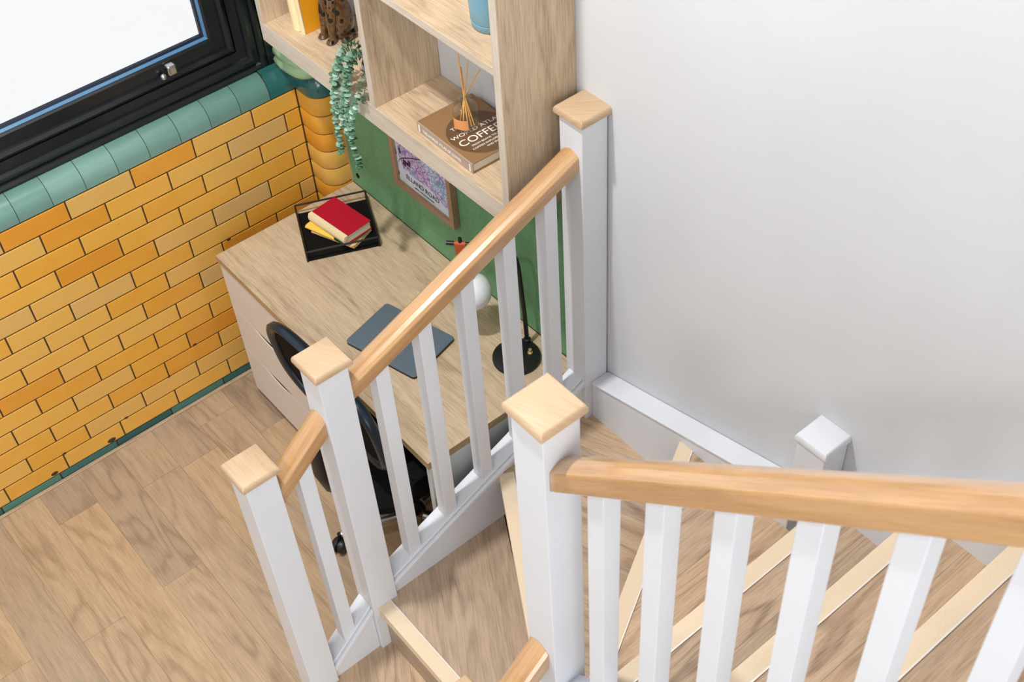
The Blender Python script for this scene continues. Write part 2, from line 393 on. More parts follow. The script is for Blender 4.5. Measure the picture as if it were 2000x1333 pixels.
# ---- sill roll of green tiles, and the rounded pilaster in the corner
R_ = .058
arc = [(.06+R_*math.sin(t_*PI/2/7), .058-R_*math.cos(t_*PI/2/7)) for t_ in range(8)]
pil_path = [(0, 0), (.06, 0)]+arc[1:]+[(.118, YW)]
rollprof = [(-.004, 1.1075), (0, 1.109), (0, 1.128)]+[(-.062+.062*math.cos(a_*PI/2/7), 1.128+.062*math.sin(a_*PI/2/7)) for a_ in range(1, 8)]
sr = MB(); pitch = .1143
sr.box(-.10, -.0615, -4.2, 0, 1.10, 1.1895, mat=1)
j = -.05
seams = [-.10]
while seams[-1] > -4.1: seams.append(seams[-1]-pitch)
for a, b in zip(seams[:-1], seams[1:]):
    sweep(sr, [(0, b+.001), (0, a-.001)], rollprof, 0, random.random()*.9)
    for e_, sgn in ((b+.001, 1), (a-.001, -1)):
        pass
sweep(sr, [(-.0025, -4.2), (-.0025, -.005)], [(o_, z_-.002) for o_, z_ in rollprof], 1)
struct(sr.build('trim_2', [M['greentile'], M['mortar']], smooth=True, angle=50))
pc = MB()
sweep(pc, [(0, -.098)]+pil_path, rollprof[:-3]+[(-.03, 1.19), (-.06, 1.194)], 0, .4)
struct(pc.build('trim_3', M['tealtile'], smooth=True, angle=50))
cb = MB()                              # pale green moulded base above the roll
cprof = [(-.02, 1.188), (.004, 1.192), (.014, 1.204), (.016, 1.222), (.008, 1.232), (.008, 1.238), (.014, 1.246), (.012, 1.262), (.0, 1.276), (-.012, 1.284), (-.014, 1.30), (-.014, 1.36)]
cpath = [(-.058, .08), (-.064, .03), (-.058, .0), (-.035, -.022), (0, -.026), (.05, -.022)]+[(.055+.05*math.sin(t_*PI/2/6), .03-.05*math.cos(t_*PI/2/6)) for t_ in range(1, 7)]+[(.105, YW)]
sweep(cb, cpath, cprof, 0, .55)
struct(cb.build('trim_4', M['paletile'], smooth=True, angle=50))
cw = MB()                              # rounded brick pilaster
cw.prism([(-.002, .004)]+[(p[0]-.004, p[1]+.004) for p in pil_path[1:]]+[(-.002, YW+.0)], -.02, 1.108, mat=0)
for c in range(14):
    z0 = Z0+c*CH+mg/2; z1 = Z0+(c+1)*CH-mg/2
    sweep(cw, [(.0018, 0)]+pil_path[1:], [(-.006, z0), (-.001, z0+.0006), (0, z0+.0028), (0, z1-.0028), (-.001, z1-.0006), (-.006, z1)], 1, min(1, max(0, random.gauss(.3, .2))))
sweep(cw, [(.0018, 0)]+pil_path[1:], [(-.006, 0), (0, .002), (0, Z0-.003), (-.006, Z0-.001)], 2, .5)
struct(cw.build('wall_corner', [M['mortar'], M['brick'], M['tealtile']], smooth=True, angle=40))
jb = MB(); jb.box(-.30, .085, .0, YW, 1.19, 3.2); jb.box(-.30, -.058, -.05, .0, 1.19, 3.2)
struct(jb.build('wall_jamb', M['windowblack']))
# ---- plaster wall
pw = MB(); pw.box(-.3, 5, YW, YW+.12, -.05, 4.4); struct(pw.build('wall_back', M['wallpaint']))
fw_ = MB(); fw_.box(-.3, 5, -4.32, -4.2, -.05, 4.5); struct(fw_.build('wall_front_light_block', M['wallpaint']))  # unseen wall, added to cut the light on faces turned this way
cl = MB(); cl.box(-.3, 5, -4.2, YW+.12, 4.42, 4.5); struct(cl.build('ceiling', M['wallpaint']))
# ---- window
WY0, WY1, WZ0, WZ1 = -2.75, -.05, 1.188, 3.1
def ring(mb, prof, mat=0):
    rings = []
    for cy, cz in ((WY0, WZ0), (WY1, WZ0), (WY1, WZ1), (WY0, WZ1), (WY0, WZ0)):
        sy = 1 if cy == WY0 else -1; sz = 1 if cz == WZ0 else -1
        rings.append([(x_, cy+sy*o_, cz+sz*o_) for o_, x_ in prof])
    mb.loft(rings, closed=False, caps=False, mat=mat)
wf = MB()
ring(wf, [(0, -.30), (0, -.066), (.003, -.060), (.014, -.056), (.024, -.060), (.028, -.068), (.036, -.068), (.040, -.060), (.052, -.055), (.064, -.060), (.068, -.070), (.096, -.074), (.1, -.084), (.1, -.2)])
win = struct(wf.build('window_1', M['windowblack'], smooth=True, angle=35))
ws = MB()
ring(ws, [(.1015, -.2), (.1015, -.078), (.105, -.068), (.116, -.062), (.128, -.068), (.131, -.078), (.170, -.082), (.176, -.088), (.176, -.092)])
ws.build('sash', M['windowblack'], win, smooth=True, angle=35)
wg = MB(); ring(wg, [(.176, -.092), (.183, -.100)]); wg.build('glazing_bead', M['sky_glint'], win)
wg = MB(); ring(wg, [(.183, -.100), (.190, -.104), (.192, -.113)]); wg.build('glazing_seal', plain('navy_glazing_seal', rgb(16, 30, 50), .3), win)
gp = MB(); gp.box(-.118, -.114, WY0+.18, WY1-.18, WZ0+.18, WZ1-.18); gp.build('glass_pane', M['pane'], win)
# latch on the sash
lt = thing('window_latch', 'small chrome latch screwed to the black sash under the glass', 'latch', (-.0815, -.385, 1.335))
a_ = MB(); a_.box(.0, .030, -.014, .018, -.016, .020); a_.build('catch_block', M['chrome'], lt, bevel=.007, seg=3)
a_ = MB(); a_.lathe([(max(.0001, .011*math.sin(PI*i/10)), -.011*math.cos(PI*i/10)) for i in range(11)], (.018, -.030, -.012), 16, caps=False); a_.build('knob', M['chrome'], lt, smooth=True)

# ================================================================ DESK
DX0, DX1, DY0, DY1, DZ = .123, 1.332, -.488, .088, .72
desk = thing('desk', 'fitted oak-topped desk with greige drawers beneath the open bookcase', 'desk', ((DX0+DX1)/2, (DY0+DY1)/2, 0))
cx_, cy_ = (DX0+DX1)/2, (DY0+DY1)/2
T0 = Matrix.Translation((-cx_, -cy_, 0))
def dpart(mb, name, mat, **kw): return mb.build(name, mat, desk, **kw)
a_ = MB(); a_.box(DX0, DX1, DY0, DY1, DZ-.03, DZ, 0, T=T0, mats=[0, 0, 1, 1, 1, 1]); dpart(a_, 'worktop', [M['oakdesk'], M['edge']], bevel=.001)
a_ = MB(); a_.box(DX0+.006, .141, DY0+.012, DY1, .035, DZ-.03, T=T0); dpart(a_, 'side_panel', M['cabinet'])
a_ = MB(); a_.box(.57, .588, DY0+.012, DY1, .035, DZ-.03, T=T0); dpart(a_, 'side_panel', M['cabinet'])
a_ = MB(); a_.box(1.308, 1.330, DY0+.006, DY1, 0, DZ-.03, T=T0); dpart(a_, 'end_panel', M['panelwhite'], bevel=.001)
a_ = MB(); a_.box(DX0+.03, .57, DY0+.06, DY1-.02, .0, .035, T=T0); dpart(a_, 'plinth', M['black'])
a_ = MB(); a_.box(.588, 1.308, DY1-.02, DY1, .3, DZ-.03, T=T0); dpart(a_, 'back_panel', M['blackmat'])
# three drawer fronts with lens-shaped scoops at the joints
fz = [.037, .268, .476, .686]
for i in range(3):
    z0, z1 = fz[i]+.0015, fz[i+1]-.0015
    pts = [(DX0+.006, z0), (.588, z0)]
    top = []
    xa, xb = .588, DX0+.006
    x0s, x1s = .27, .47
    n_ = 14
    top.append((.588, z1))
    if i < 2:
        top.append((x1s, z1))
        for q in range(1, n_): u_ = q/n_; top.append((x1s+(x0s-x1s)*u_, z1-.020*math.sin(PI*u_)))
        top.append((x0s, z1))
    top.append((DX0+.006, z1))
    a_ = MB()
    a_.prism(pts+top, 0, .005, 0, T=T0 @ Matrix(((1, 0, 0, 0), (0, 0, 1, DY0+.004), (0, 1, 0, 0), (0, 0, 0, 1))))
    d_ = dpart(a_, 'drawer_front', M['cabinet'], bevel=.0008)
# black sheet painting in the recess shade behind the scoops
a_ = MB(); a_.box(.25, .49, DY0+.012, DY0+.018, .1, .66, T=T0); dpart(a_, 'recess_shade_sheet', M['black'])

# ================================================================ PIN BOARD
a_ = MB(); a_.box(DX0, DX1, .09, YW-.001, DZ, 1.41)
board = a_.build('pin_board', M['felt'])
tag(board, 'green felt pin board between the oak desk and the bookcase', 'pin board')
a_ = MB(); a_.box(DX0-.004, DX0, .086, YW, DZ, 1.41, 'z', tone=.9); a_.build('edge_strip', M['capwood'], board)
a_ = MB(); a_.lathe([(.010, 0), (.010, .002), (.007, .0025)], n=20, T=Matrix.Translation((.162, .09, .769)) @ Matrix.Rotation(PI/2, 4, 'X')); a_.build('cable_hole', M['blackmat'], board, smooth=True)

# ================================================================ BOOKCASE
BX0, BX1, BY0, BY1 = .108, 1.332, -.127, YW-.001
bc = thing('bookcase', 'open oak-look bookcase fixed on the wall above the desk', 'bookcase', ((BX0+BX1)/2, (BY0+BY1)/2, 1.41))
Tb = Matrix.Translation((-(BX0+BX1)/2, -(BY0+BY1)/2, -1.41))
SZ1, SZ2, TOP = 1.479, 1.902, 2.45
a_ = MB(); a_.box(BX0, BX1-.0, BY0, BY1, 1.41, SZ1, 0, T=Tb, mats=[0, 0, 1, 0, 0, 0], tone=.62); a_.build('bottom_board', [M['oakdesk'], M['lit_edging']], bc, bevel=.0012)
a_ = MB(); a_.box(BX0, BX0+.025, BY0-.0005, BY1, SZ1, TOP, 'z', T=Tb, mats=[0, 0, 1, 0, 0, 0], tone=.45); a_.build('side_panel', [M['oakdesk'], M['lit_edging']], bc, bevel=.0012)
a_ = MB(); a_.box(BX1-.026, BX1+.0005, BY0-.0005, BY1, SZ1, TOP, 'z', T=Tb, mats=[0, 0, 1, 0, 0, 0], tone=.4); a_.build('side_panel', [M['oakdesk'], M['lit_edging']], bc, bevel=.0012)
a_ = MB(); a_.box(.708, .733, BY0, BY1, SZ1, TOP, 'z', T=Tb, mats=[0, 0, 1, 0, 0, 0], tone=.4); a_.build('divider', [M['oakdesk'], M['lit_edging']], bc, bevel=.0012)
a_ = MB(); a_.box(.733, BX1-.026, BY0+.0005, BY1, SZ2-.024, SZ2, 0, T=Tb, mats=[0, 0, 1, 0, 0, 0], tone=.62); a_.build('shelf', [M['oakdesk'], M['lit_edging']], bc, bevel=.0012)
a_ = MB(); a_.box(BX0+.025, .708, BY0+.0005, BY1, 2.02, 2.044, 0, T=Tb, mats=[0, 0, 1, 0, 0, 0], tone=.5); a_.build('shelf', [M['oakdesk'], M['lit_edging']], bc, bevel=.0012)
a_ = MB(); a_.box(BX0, BX1, BY0, BY1, TOP, TOP+.025, 0, T=Tb, mats=[0, 0, 1, 0, 0, 0]); a_.build('top_board', [M['oakdesk'], M['lit_edging']], bc, bevel=.0012)

# ================================================================ STAIRCASE
H = .2075
SX = 1.44; CXm = 2.23; YS = .045
stair = thing('staircase', 'winding oak stairs with beige nosings climbing round the corner by the white wall', 'staircase', (1.9, -.4, 0))
Ts = Matrix.Translation((-1.9, .4, 0))
def cline(y): return 1.453+(y+.32)/-.602
def dline(y): return 1.825+(y-.041)*-.5495
def tread(pts, k, grain, planks, tones, front=None):
    """pts ccw polygon; planks = list of cuts along direction across the grain"""
    z1 = H*k; g = Vector((math.cos(grain), math.sin(grain))); n_ = Vector((-g.y, g.x))
    mb = MB()
    vals = [Vector(p).dot(n_) for p in pts]; lo, hi = min(vals), max(vals)
    cuts = [lo]+[c for c in planks if lo < c < hi]+[hi]
    for i in range(len(cuts)-1):
        P = [Vector(p) for p in pts]
        for (c, sgn) in ((cuts[i]+.0003, 1), (cuts[i+1]-.0003, -1)):
            out = []
            for a, b in zip(P, P[1:]+P[:1]):
                da = (a.dot(n_)-c)*sgn; db = (b.dot(n_)-c)*sgn
                if da >= 0: out.append(a)
                if da*db < 0: out.append(a+(b-a)*(da/(da-db)))
            P = out
        if len(P) > 2: mb.prism([(p.x, p.y) for p in P], z1-.03, z1, grain, 0, tones[i % len(tones)], T=Ts)
    return mb.build('tread', M['oakstair'], stair)
def clipd(P, c, n_, sgn):
    out = []
    for a, b in zip(P, P[1:]+P[:1]):
        da = (a.dot(n_)-c)*sgn; db = (b.dot(n_)-c)*sgn
        if da >= 0: out.append(a)
        if da*db < 0: out.append(a+(b-a)*(da/(da-db)))
    return out
def nosing(p0, p1, k, wd=.042, parent=None):
    """front edge from p0 to p1, tread lies on the left-hand side"""
    p0 = Vector(p0); p1 = Vector(p1); d = (p1-p0); L = d.length; d.normalize()
    T = Ts @ Matrix.Translation((p0.x, p0.y, H*k)) @ Matrix.Rotation(math.atan2(d.y, d.x), 4, 'Z')
    mb = MB()
    mb.box(0, L, -.002, wd-.005, -.001, .0028, T=T); mb.box(0, L, -.004, 0, -.034, .0022, T=T)
    n_ = mb.build('nosing', M['nosing'], stair, bevel=.0008)
    mb = MB(); mb.box(0, L, wd-.005, wd-.001, -.001, .0034, T=T); mb.build('nosing_edge', M['metalline'], stair)
def riser(p0, p1, k, back=.012):
    p0 = Vector(p0); p1 = Vector(p1); d = (p1-p0); L = d.length; d.normalize()
    T = Ts @ Matrix.Translation((p0.x, p0.y, H*(k-1))) @ Matrix.Rotation(math.atan2(d.y, d.x), 4, 'Z')
    mb = MB(); mb.box(0, L, back, back+.018, 0, H-.03, 0, tone=.12, T=T); mb.build('riser', M['oakstair'], stair)
XR = 2.24
gB = math.atan2(-.121, .208)
# A
tread([(SX, -1.035), (XR, -1.035), (XR, -.775), (SX, -.775)], 1, gB, [-.5, -.35, -.2, -.05, .1], [.75, .45, .85, .3])
nosing((SX, -1.04), (XR, -1.04), 1); riser((SX, -1.04), (XR, -1.04), 1)
# B
Bp = [(SX, -.79), (XR-.05, -.79), (XR-.05, -.74), (cline(-.74), -.74), (SX, -.31)]
gBn = PI/2+.62
_n = Vector((-math.sin(gBn), math.cos(gBn)))
tread([(SX, -.795), (XR-.05, -.795), (cline(-.74)+.03, -.74), (cline(-.30), -.30), (SX, -.30)], 2, -.527, [.62+.0, .76, .90, 1.05], [.25, .7, .5, .8])
nosing((SX+.0125, -.795), (XR-.04, -.8), 2); riser((SX+.0, -.795), (XR, -.795), 2)
# C
cA = (1.44, -.3122); cB = (2.187, -.7619)
tread([cA, cB, (2.243, -.73), (dline(.045), .045), (1.44, .045)], 3, .35, [-.9, -.74, -.58, -.43, -.28, -.13], [.3, .55, .2, .7, .45])
nosing(cA, cB, 3); riser(cA, cB, 3)
# D
dA = (dline(.045), .045); dB = (dline(-.75), -.75)
tread([dA, dB, (2.33, -.75), (2.33, .045)], 4, PI/2, [-2.28, -2.13, -1.98, -1.83], [.35, .8, .4, .6])
nosing(dB[::-1] and dA, dB, 4); riser(dA, dB, 4)
# straight flight
XN = [2.311, 2.547, 2.786, 3.024, 3.262, 3.5]
tn = [[.25, .45], [.75, .6], [.3, .5], [.6, .4], [.4, .6], [.5, .5]]
for i, xn in enumerate(XN):
    y0 = -.765; y1 = .045
    tread([(xn, y0), (xn+.25, y0), (xn+.25, y1), (xn, y1)], 5+i, PI/2, [-(xn+.13)], tn[i])
    nosing((xn, y1), (xn, y0), 5+i); riser((xn, y1), (xn, y0), 5+i)
# wall string (winder part, flat-sloped) and upper part
def yz_string(mb, x0, x1, pts, mat=0):      # pts in (y,z)
    mb.prism(pts, x0, x1, T=Ts @ Matrix(((0, 0, 1, 0), (1, 0, 0, 0), (0, 1, 0, 0), (0, 0, 0, 1))))
def xz_string(mb, y0, y1, pts):
    mb.prism(pts, y0, y1, T=Ts @ Matrix(((1, 0, 0, 0), (0, 0, 1, 0), (0, 1, 0, 0), (0, 0, 0, 1))))
a_ = MB(); xz_string(a_, YS, YW-.001, [(1.4525, .40), (2.2125, .40), (2.2125, .967), (1.4525, .767)]); a_.build('wall_string', M['white'], stair, bevel=.003)
a_ = MB(); xz_string(a_, YS-.005, YW-.001, [(1.4525, .767), (2.2125, .967), (2.2125, .975), (1.4525, .775)]); a_.build('string_capping', M['white'], stair, bevel=.003)
sl = H/.238
a_ = MB(); xz_string(a_, YS, YW-.001, [(2.2995, .8), (3.7, .8+sl*1.4), (3.7, 1.075+sl*1.4), (2.2995, 1.075)]); a_.build('wall_string', M['white'], stair, bevel=.003)
# outer string and capping between the two posts on the desk side
a_ = MB(); yz_string(a_, 1.385, 1.440, [(-.7295, .12), (.022, .42), (.022, .772), (-.7295, .468)]); a_.build('outer_string', M['white'], stair, bevel=.003)
a_ = MB(); yz_string(a_, 1.378, 1.437, [(-.7295, .464), (.022, .772), (.022, .796), (-.7295, .484)]); a_.build('string_capping', M['white'], stair, bevel=.003, seg=3)
a_ = MB(); yz_string(a_, 1.437, 1.449, [(-.7295, .458), (.022, .766), (.022, .787), (-.7295, .475)]); a_.build('capping_bead', M['white'], stair, bevel=.003, seg=3)
a_ = MB(); yz_string(a_, 1.385, 1.440, [(-.978, .0), (-.8145, .0), (-.8145, .408), (-.978, .262)]); a_.build('outer_string', M['white'], stair, bevel=.003)
a_ = MB(); yz_string(a_, 1.378, 1.437, [(-.978, .254), (-.8145, .404), (-.8145, .43), (-.978, .28)]); a_.build('string_capping', M['white'], stair, bevel=.003, seg=3)
a_ = MB(); yz_string(a_, 1.437, 1.449, [(-.978, .246), (-.8145, .396), (-.8145, .420), (-.978, .270)]); a_.build('capping_bead', M['white'], stair, bevel=.003, seg=3)
# inner strings at the central post
a_ = MB(); yz_string(a_, 2.205, 2.265, [(-.9755, .0), (-.8045, .0), (-.8045, .417), (-.9755, .264)]); a_.build('inner_string', M['white'], stair, bevel=.003)
a_ = MB(); xz_string(a_, -.79, -.735, [(2.2725, .75), (3.7, .75+sl*1.4275), (3.7, 1.09+sl*1.4275), (2.2725, 1.09)]); a_.build('outer_string', M['white'], stair, bevel=.003)

# ================================================================ NEWEL POSTS
def newel(x, y, zb, zt, label, capmat='capwood', s=.0425, cap=.0535, ch=.023, grain=0):
    o = thing('newel_post', label, 'newel post', (x, y, zb), 0, 'newel posts of the winding stairs')
    a = MB(); a.box(-s, s, -s, s, 0, zt-zb-ch); a.build('shaft', M['white'], o, bevel=.002)
    z = zt-zb-ch
    a = MB()
    rings = []
    for f_, dz in ((.94, 0), (1.0, .004), (1.0, .010), (.985, .0155), (.945, .020), (.90, .0225), (0.88, .023)):
        c_ = cap*f_; rings.append([(-c_, -c_, z+dz), (c_, -c_, z+dz), (c_, c_, z+dz), (-c_, c_, z+dz)])
    a.loft(rings, True, False)
    a.poly([len(a.v)-4+i for i in range(4)], [(p[0]+x*7, p[1]+3) for p in rings[-1]]); a.poly([3, 2, 1, 0], [(0, 0)]*4)
    # planar uv for all faces
    for i, f in enumerate(a.f): a.u[i] = [(a.v[k][0]*math.cos(grain)+a.v[k][1]*math.sin(grain)+x*7, -a.v[k][0]*math.sin(grain)+a.v[k][1]*math.cos(grain)+a.v[k][2]+y*5) for k in f]
    a.build('cap', M[capmat], o, smooth=True, bevel=.0015, angle=30)
    return o
newel(1.41, -1.018, 0, 1.25, 'white newel post with wooden cap at the foot of the stairs, nearest the open floor')
newel(1.41, -.772, 0, 1.453, 'white newel post with wooden cap in front of the desk chair', grain=.5)
newel(1.41, .062, 0, 1.754, 'white newel post with wooden cap against the bookcase side', grain=.9)
newel(2.235, -.762, .0, 1.999, 'large white central newel post where the thick foreground handrail starts', grain=.3)
newel(2.235, -1.018, .0, 1.25, 'white newel post with wooden cap at the right of the lowest step')
newel(2.256, .065, 1.0, 1.246, 'short white newel post with white pointed cap against the white wall', capmat='white', s=.0425, cap=.0485, ch=.023)

# ================================================================ BALUSTRADES
def railprof(w=.030, k=1.0):
    return [(px, pz*k) for px, pz in ((-w*.9, -.043), (w*.9, -.043), (w, -.039), (w, -.003), (w*.96, 0), (w*.72, .0055), (w*.36, .0095), (0, .011), (-w*.36, .0095), (-w*.72, .0055), (-w*.96, 0), (-w, -.003), (-w, -.039))]
def balustrade(label, axis, fixed, a0, a1, zt0, slope, zb0, bal, wr=.030, baserail=True):
    """axis 'y' or 'x'; rail top-edge height zt0 at a0 rising with slope; zb0 = bottom rail top at a0"""
    base = (fixed, (a0+a1)/2, 0) if axis == 'y' else ((a0+a1)/2, fixed, 0)
    o = thing('balustrade', label, 'balustrade', base, 0, 'balustrades of the winding stairs')
    def P(a, s_, z): return (s_, a-(a0+a1)/2, z) if axis == 'y' else (a-(a0+a1)/2, -s_, z)
    mb = MB(); rings = []
    for a in (a0, a1):
        zt = zt0+slope*(a-a0)
        rings.append([P(a, px, zt+pz) for px, pz in railprof(wr, math.sqrt(1+slope*slope))])
    mb.loft(rings, True, True); mb.build('handrail', M['pine'], o, bevel=.002)
    for a in bal:
        zt = zt0+slope*(a-a0)-.035; zb = zb0[0]+zb0[1]*(a-a0)-.02
        m2 = MB(); c = .0205
        x_, y_, _ = P(a, 0, 0)
        pts = [(x_-c, y_-c), (x_+c, y_-c), (x_+c, y_+c), (x_-c, y_+c)]
        m2.prism(pts, zb, zt); m2.build('baluster', M['white'], o, bevel=.0015)
    return o
balustrade('short balustrade with one spindle and the lowest wooden handrail piece', 'y', 1.41, -.9755, -.8145, 1.135, .848, (.28, .9), [-.895])
balustrade('long balustrade with five white spindles sloping in front of the desk', 'y', 1.41, -.7295, .022, 1.329, .403, (.484, .4145), [-.63+.14*i for i in range(5)])
balustrade('foreground balustrade with thick glossy handrail along the upper flight', 'x', -.763, 2.2725, 3.7, 1.867, .886, (1.10, sl), [2.385+.138*i for i in range(9)], wr=.031)
b4 = balustrade('wooden handrail stub dropping from the central post at the bottom edge', 'y', 2.23, -.9755, -.8045, 1.085, .87, (.28, .9), [-.89])

# ================================================================ THINGS ON THE DESK
def place(z, x, y): return (x, y, z)
# tray
tr = thing('wire_tray', 'square black metal tray with raised wire rim on the desk', 'tray', (.305, -.103, DZ), math.radians(-24.5))
hw, hd = .127, .125
a_ = MB(); a_.box(-hw, hw, -hd, hd, 0, .004); a_.build('tray_base', M['blackmat'], tr, bevel=.001)
a_ = MB(); r_ = .0034
ht = .042
for (p, q) in (((-hw, -hd), (hw, -hd)), ((hw, -hd), (hw, hd)), ((hw, hd), (-hw, hd)), ((-hw, hd), (-hw, -hd))):
    a_.tube([(p[0], p[1], ht), (q[0], q[1], ht)], r_, 8)
a_.build('rim', M['black'], tr, smooth=True)
for p in ((-hw, -hd), (hw, -hd), (hw, hd), (-hw, hd)):
    a_ = MB(); a_.tube([(p[0], p[1], 0), (p[0], p[1], ht)], r_, 8); a_.build('corner_rod', M['black'], tr, smooth=True)
# books
def book(name, label, loc, rz, w_, d_, h_, cover, spine, pages='paper', tilt=(0, 0), group=None, spine_side='-y', rot=None):
    """w along spine (x), d depth (y), h thickness"""
    o = thing(name, label, 'book', loc, rz, group)
    if rot: o.rotation_euler = rot
    c = .0022
    a = MB(); a.box(-w_/2, w_/2, -d_/2, d_/2, h_-c, h_); a.box(-w_/2, w_/2, -d_/2, d_/2, 0, c); a.build('cover', M[cover], o, bevel=.0006)
    a = MB(); a.box(-w_/2+.003, w_/2-.003, -d_/2+.003, d_/2-.004, c, h_-c); a.build('pages', M[pages], o)
    a = MB()
    rings = []
    for x_ in (-w_/2, w_/2):
        rings.append([(x_, -d_/2+.014, h_+.0004), (x_, -d_/2, h_+.0004), (x_, -d_/2-.004, h_*.75), (x_, -d_/2-.0055, h_*.5), (x_, -d_/2-.004, h_*.25), (x_, -d_/2, -.0), (x_, -d_/2+.004, .0001), (x_, -d_/2+.004, h_*.5)])
    a.loft(rings, True, True); a.build('spine', M[spine], o, smooth=True, angle=50)
    return o
zt = DZ+.0041
book('book', 'thin tan book at the bottom of the pile on the black tray', (.325, -.098, zt), math.radians(20), .180, .105, .012, 'tan', 'tan', group='books piled on the black tray')
book('book', 'yellow book in the middle of the pile on the black tray', (.300, -.112, zt+.0125), math.radians(17), .165, .105, .013, 'yellow', 'yellow', group='books piled on the black tray')
rb = book('book', 'red book with cream spine topping the pile on the tray', (.318, -.094, zt+.026), math.radians(6), .192, .118, .034, 'red', 'cream', group='books piled on the black tray')
a_ = MB(); a_.box(.045, .096, -.068, -.0655, .003, .012); a_.build('bookmark', plain('dark_green_ribbon', rgb(30, 66, 44), .5), rb)
# laptop
lp = thing('laptop', 'closed dark grey laptop lying on the desk behind the spindles', 'laptop', (.884, -.258, DZ), math.radians(14.2))
def rrect(w_, d_, r, n=6):
    pts = []
    for cx, cy, a0 in ((w_/2-r, d_/2-r, 0), (-w_/2+r, d_/2-r, PI/2), (-w_/2+r, -d_/2+r, PI), (w_/2-r, -d_/2+r, 1.5*PI)):
        for i in range(n+1): a = a0+PI/2*i/n; pts.append((cx+r*math.cos(a), cy+r*math.sin(a)))
    return pts
def slab(mb, w_, d_, r, z0, z1, e=.0015):
    rr = rrect(w_, d_, r); r2 = rrect(w_-2*e, d_-2*e, r-e if r > e else r)
    mb.loft([[(p[0], p[1], z0) for p in r2], [(p[0], p[1], z0+e) for p in rr], [(p[0], p[1], z1-e) for p in rr], [(p[0], p[1], z1) for p in r2]], True, True)
a_ = MB(); slab(a_, .283, .205, .012, .002, .0085); a_.build('laptop_base', M['black'], lp, smooth=True)
a_ = MB(); slab(a_, .283, .205, .012, .009, .0145); a_.build('lid', M['greylaptop'], lp, smooth=True)
a_ = MB()
for sx in (-1, 1):
    for sy in (-1, 1):
        a_ = MB(); a_.lathe([(.006, 0), (.006, .0022)], (sx*.12, sy*.08, 0), 12); a_.build('rubber_foot', M['blackmat'], lp)
# lamp
LX, LY = 1.187, -.030
lm = thing('desk_lamp', 'black desk lamp with round base, arched stem and hanging white globe', 'desk lamp', (LX, LY, DZ))
a_ = MB(); a_.lathe([(.074, 0), (.076, .002), (.076, .010), (.074, .013), (.070, .0145), (.0001, .0145)], n=48); a_.build('lamp_base', M['black'], lm, smooth=True)
def L(x, y, z): return (x-LX, y-LY, z-DZ)
e0 = Vector((1.118, .028, 1.10)); dr = Vector((.972-1.118, -.092-.028, 0)).normalized()
path = [L(1.163, .034, DZ+.012), L(1.157, .034, .85), L(1.148, .033, .98), L(1.143, .033, 1.035), L(1.137, .031, 1.068)]
b0 = Vector(path[-1])
path += [L(1.128, .027, 1.088), L(1.114, .018, 1.100), L(1.094, .005, 1.104)]
path += [L(1.05, -.030, 1.103), L(.998, -.070, 1.101), L(.968, -.095, 1.10)]
a_ = MB(); a_.tube(path, .0072, 12); a_.build('stem', M['black'], lm, smooth=True)
a_ = MB(); a_.lathe([(.012, 0), (.012, .010), (.006, .012)], L(1.163, .034, DZ+.0145), 16); a_.build('stem_collar', M['black'], lm, smooth=True)
sx_, sy_ = 1.000, -.068
dd = dr; nn = Vector((-dd.y, dd.x, 0))
a_ = MB(); rings = []
hwd = .017
for t_ in range(13):
    an = PI*t_/12
    p = Vector(L(sx_, sy_, 1.101))+nn*(.0085*math.cos(an))+Vector((0, 0, .0085*math.sin(an)))
    q = Vector(L(sx_, sy_, 1.101))+nn*(.0065*math.cos(an))+Vector((0, 0, .0065*math.sin(an)))
    rings.append([p-dd*hwd, p+dd*hwd, q+dd*hwd, q-dd*hwd])
bot = 1.101-.118
def leg_(sign):
    p = Vector(L(sx_, sy_, bot))+nn*(.0085*sign); q = Vector(L(sx_, sy_, bot))+nn*(.0065*sign)
    return [p-dd*hwd*.6, p+dd*hwd*.6, q+dd*hwd*.6, q-dd*hwd*.6]
rings = [leg_(1)]+rings+[leg_(-1)]
a_.loft(rings, True, True); a_.build('leather_strap', M['leather'], lm)
a_ = MB(); a_.lathe([(.006, 0), (.006, .014), (.0045, .017), (.0001, .0175)], L(sx_, sy_, 1.108), 14); a_.build('strap_button', M['black'], lm, smooth=True)
gz = .899; gx, gy = 1.010, -.052
a_ = MB(); a_.lathe([(.02, 0), (.022, .004), (.022, .026), (.012, .03)], L(sx_+.004, sy_+.008, gz+.055), 20); a_.build('globe_holder', M['black'], lm, smooth=True)
a_ = MB(); a_.lathe([(max(.0001, .063*math.sin(PI*i/20)), -.063*math.cos(PI*i/20)) for i in range(21)], L(gx, gy, gz), 36, caps=False); a_.build('globe_shade', M['opal'], lm, smooth=True)
a_ = MB(); a_.lathe([(.0085, 0), (.0085, .003), (.005, .004), (.0042, .013), (.0055, .016), (.0001, .0165)], L(1.208, .008, DZ+.0145), 16); a_.build('switch', M['brass'], lm, smooth=True)

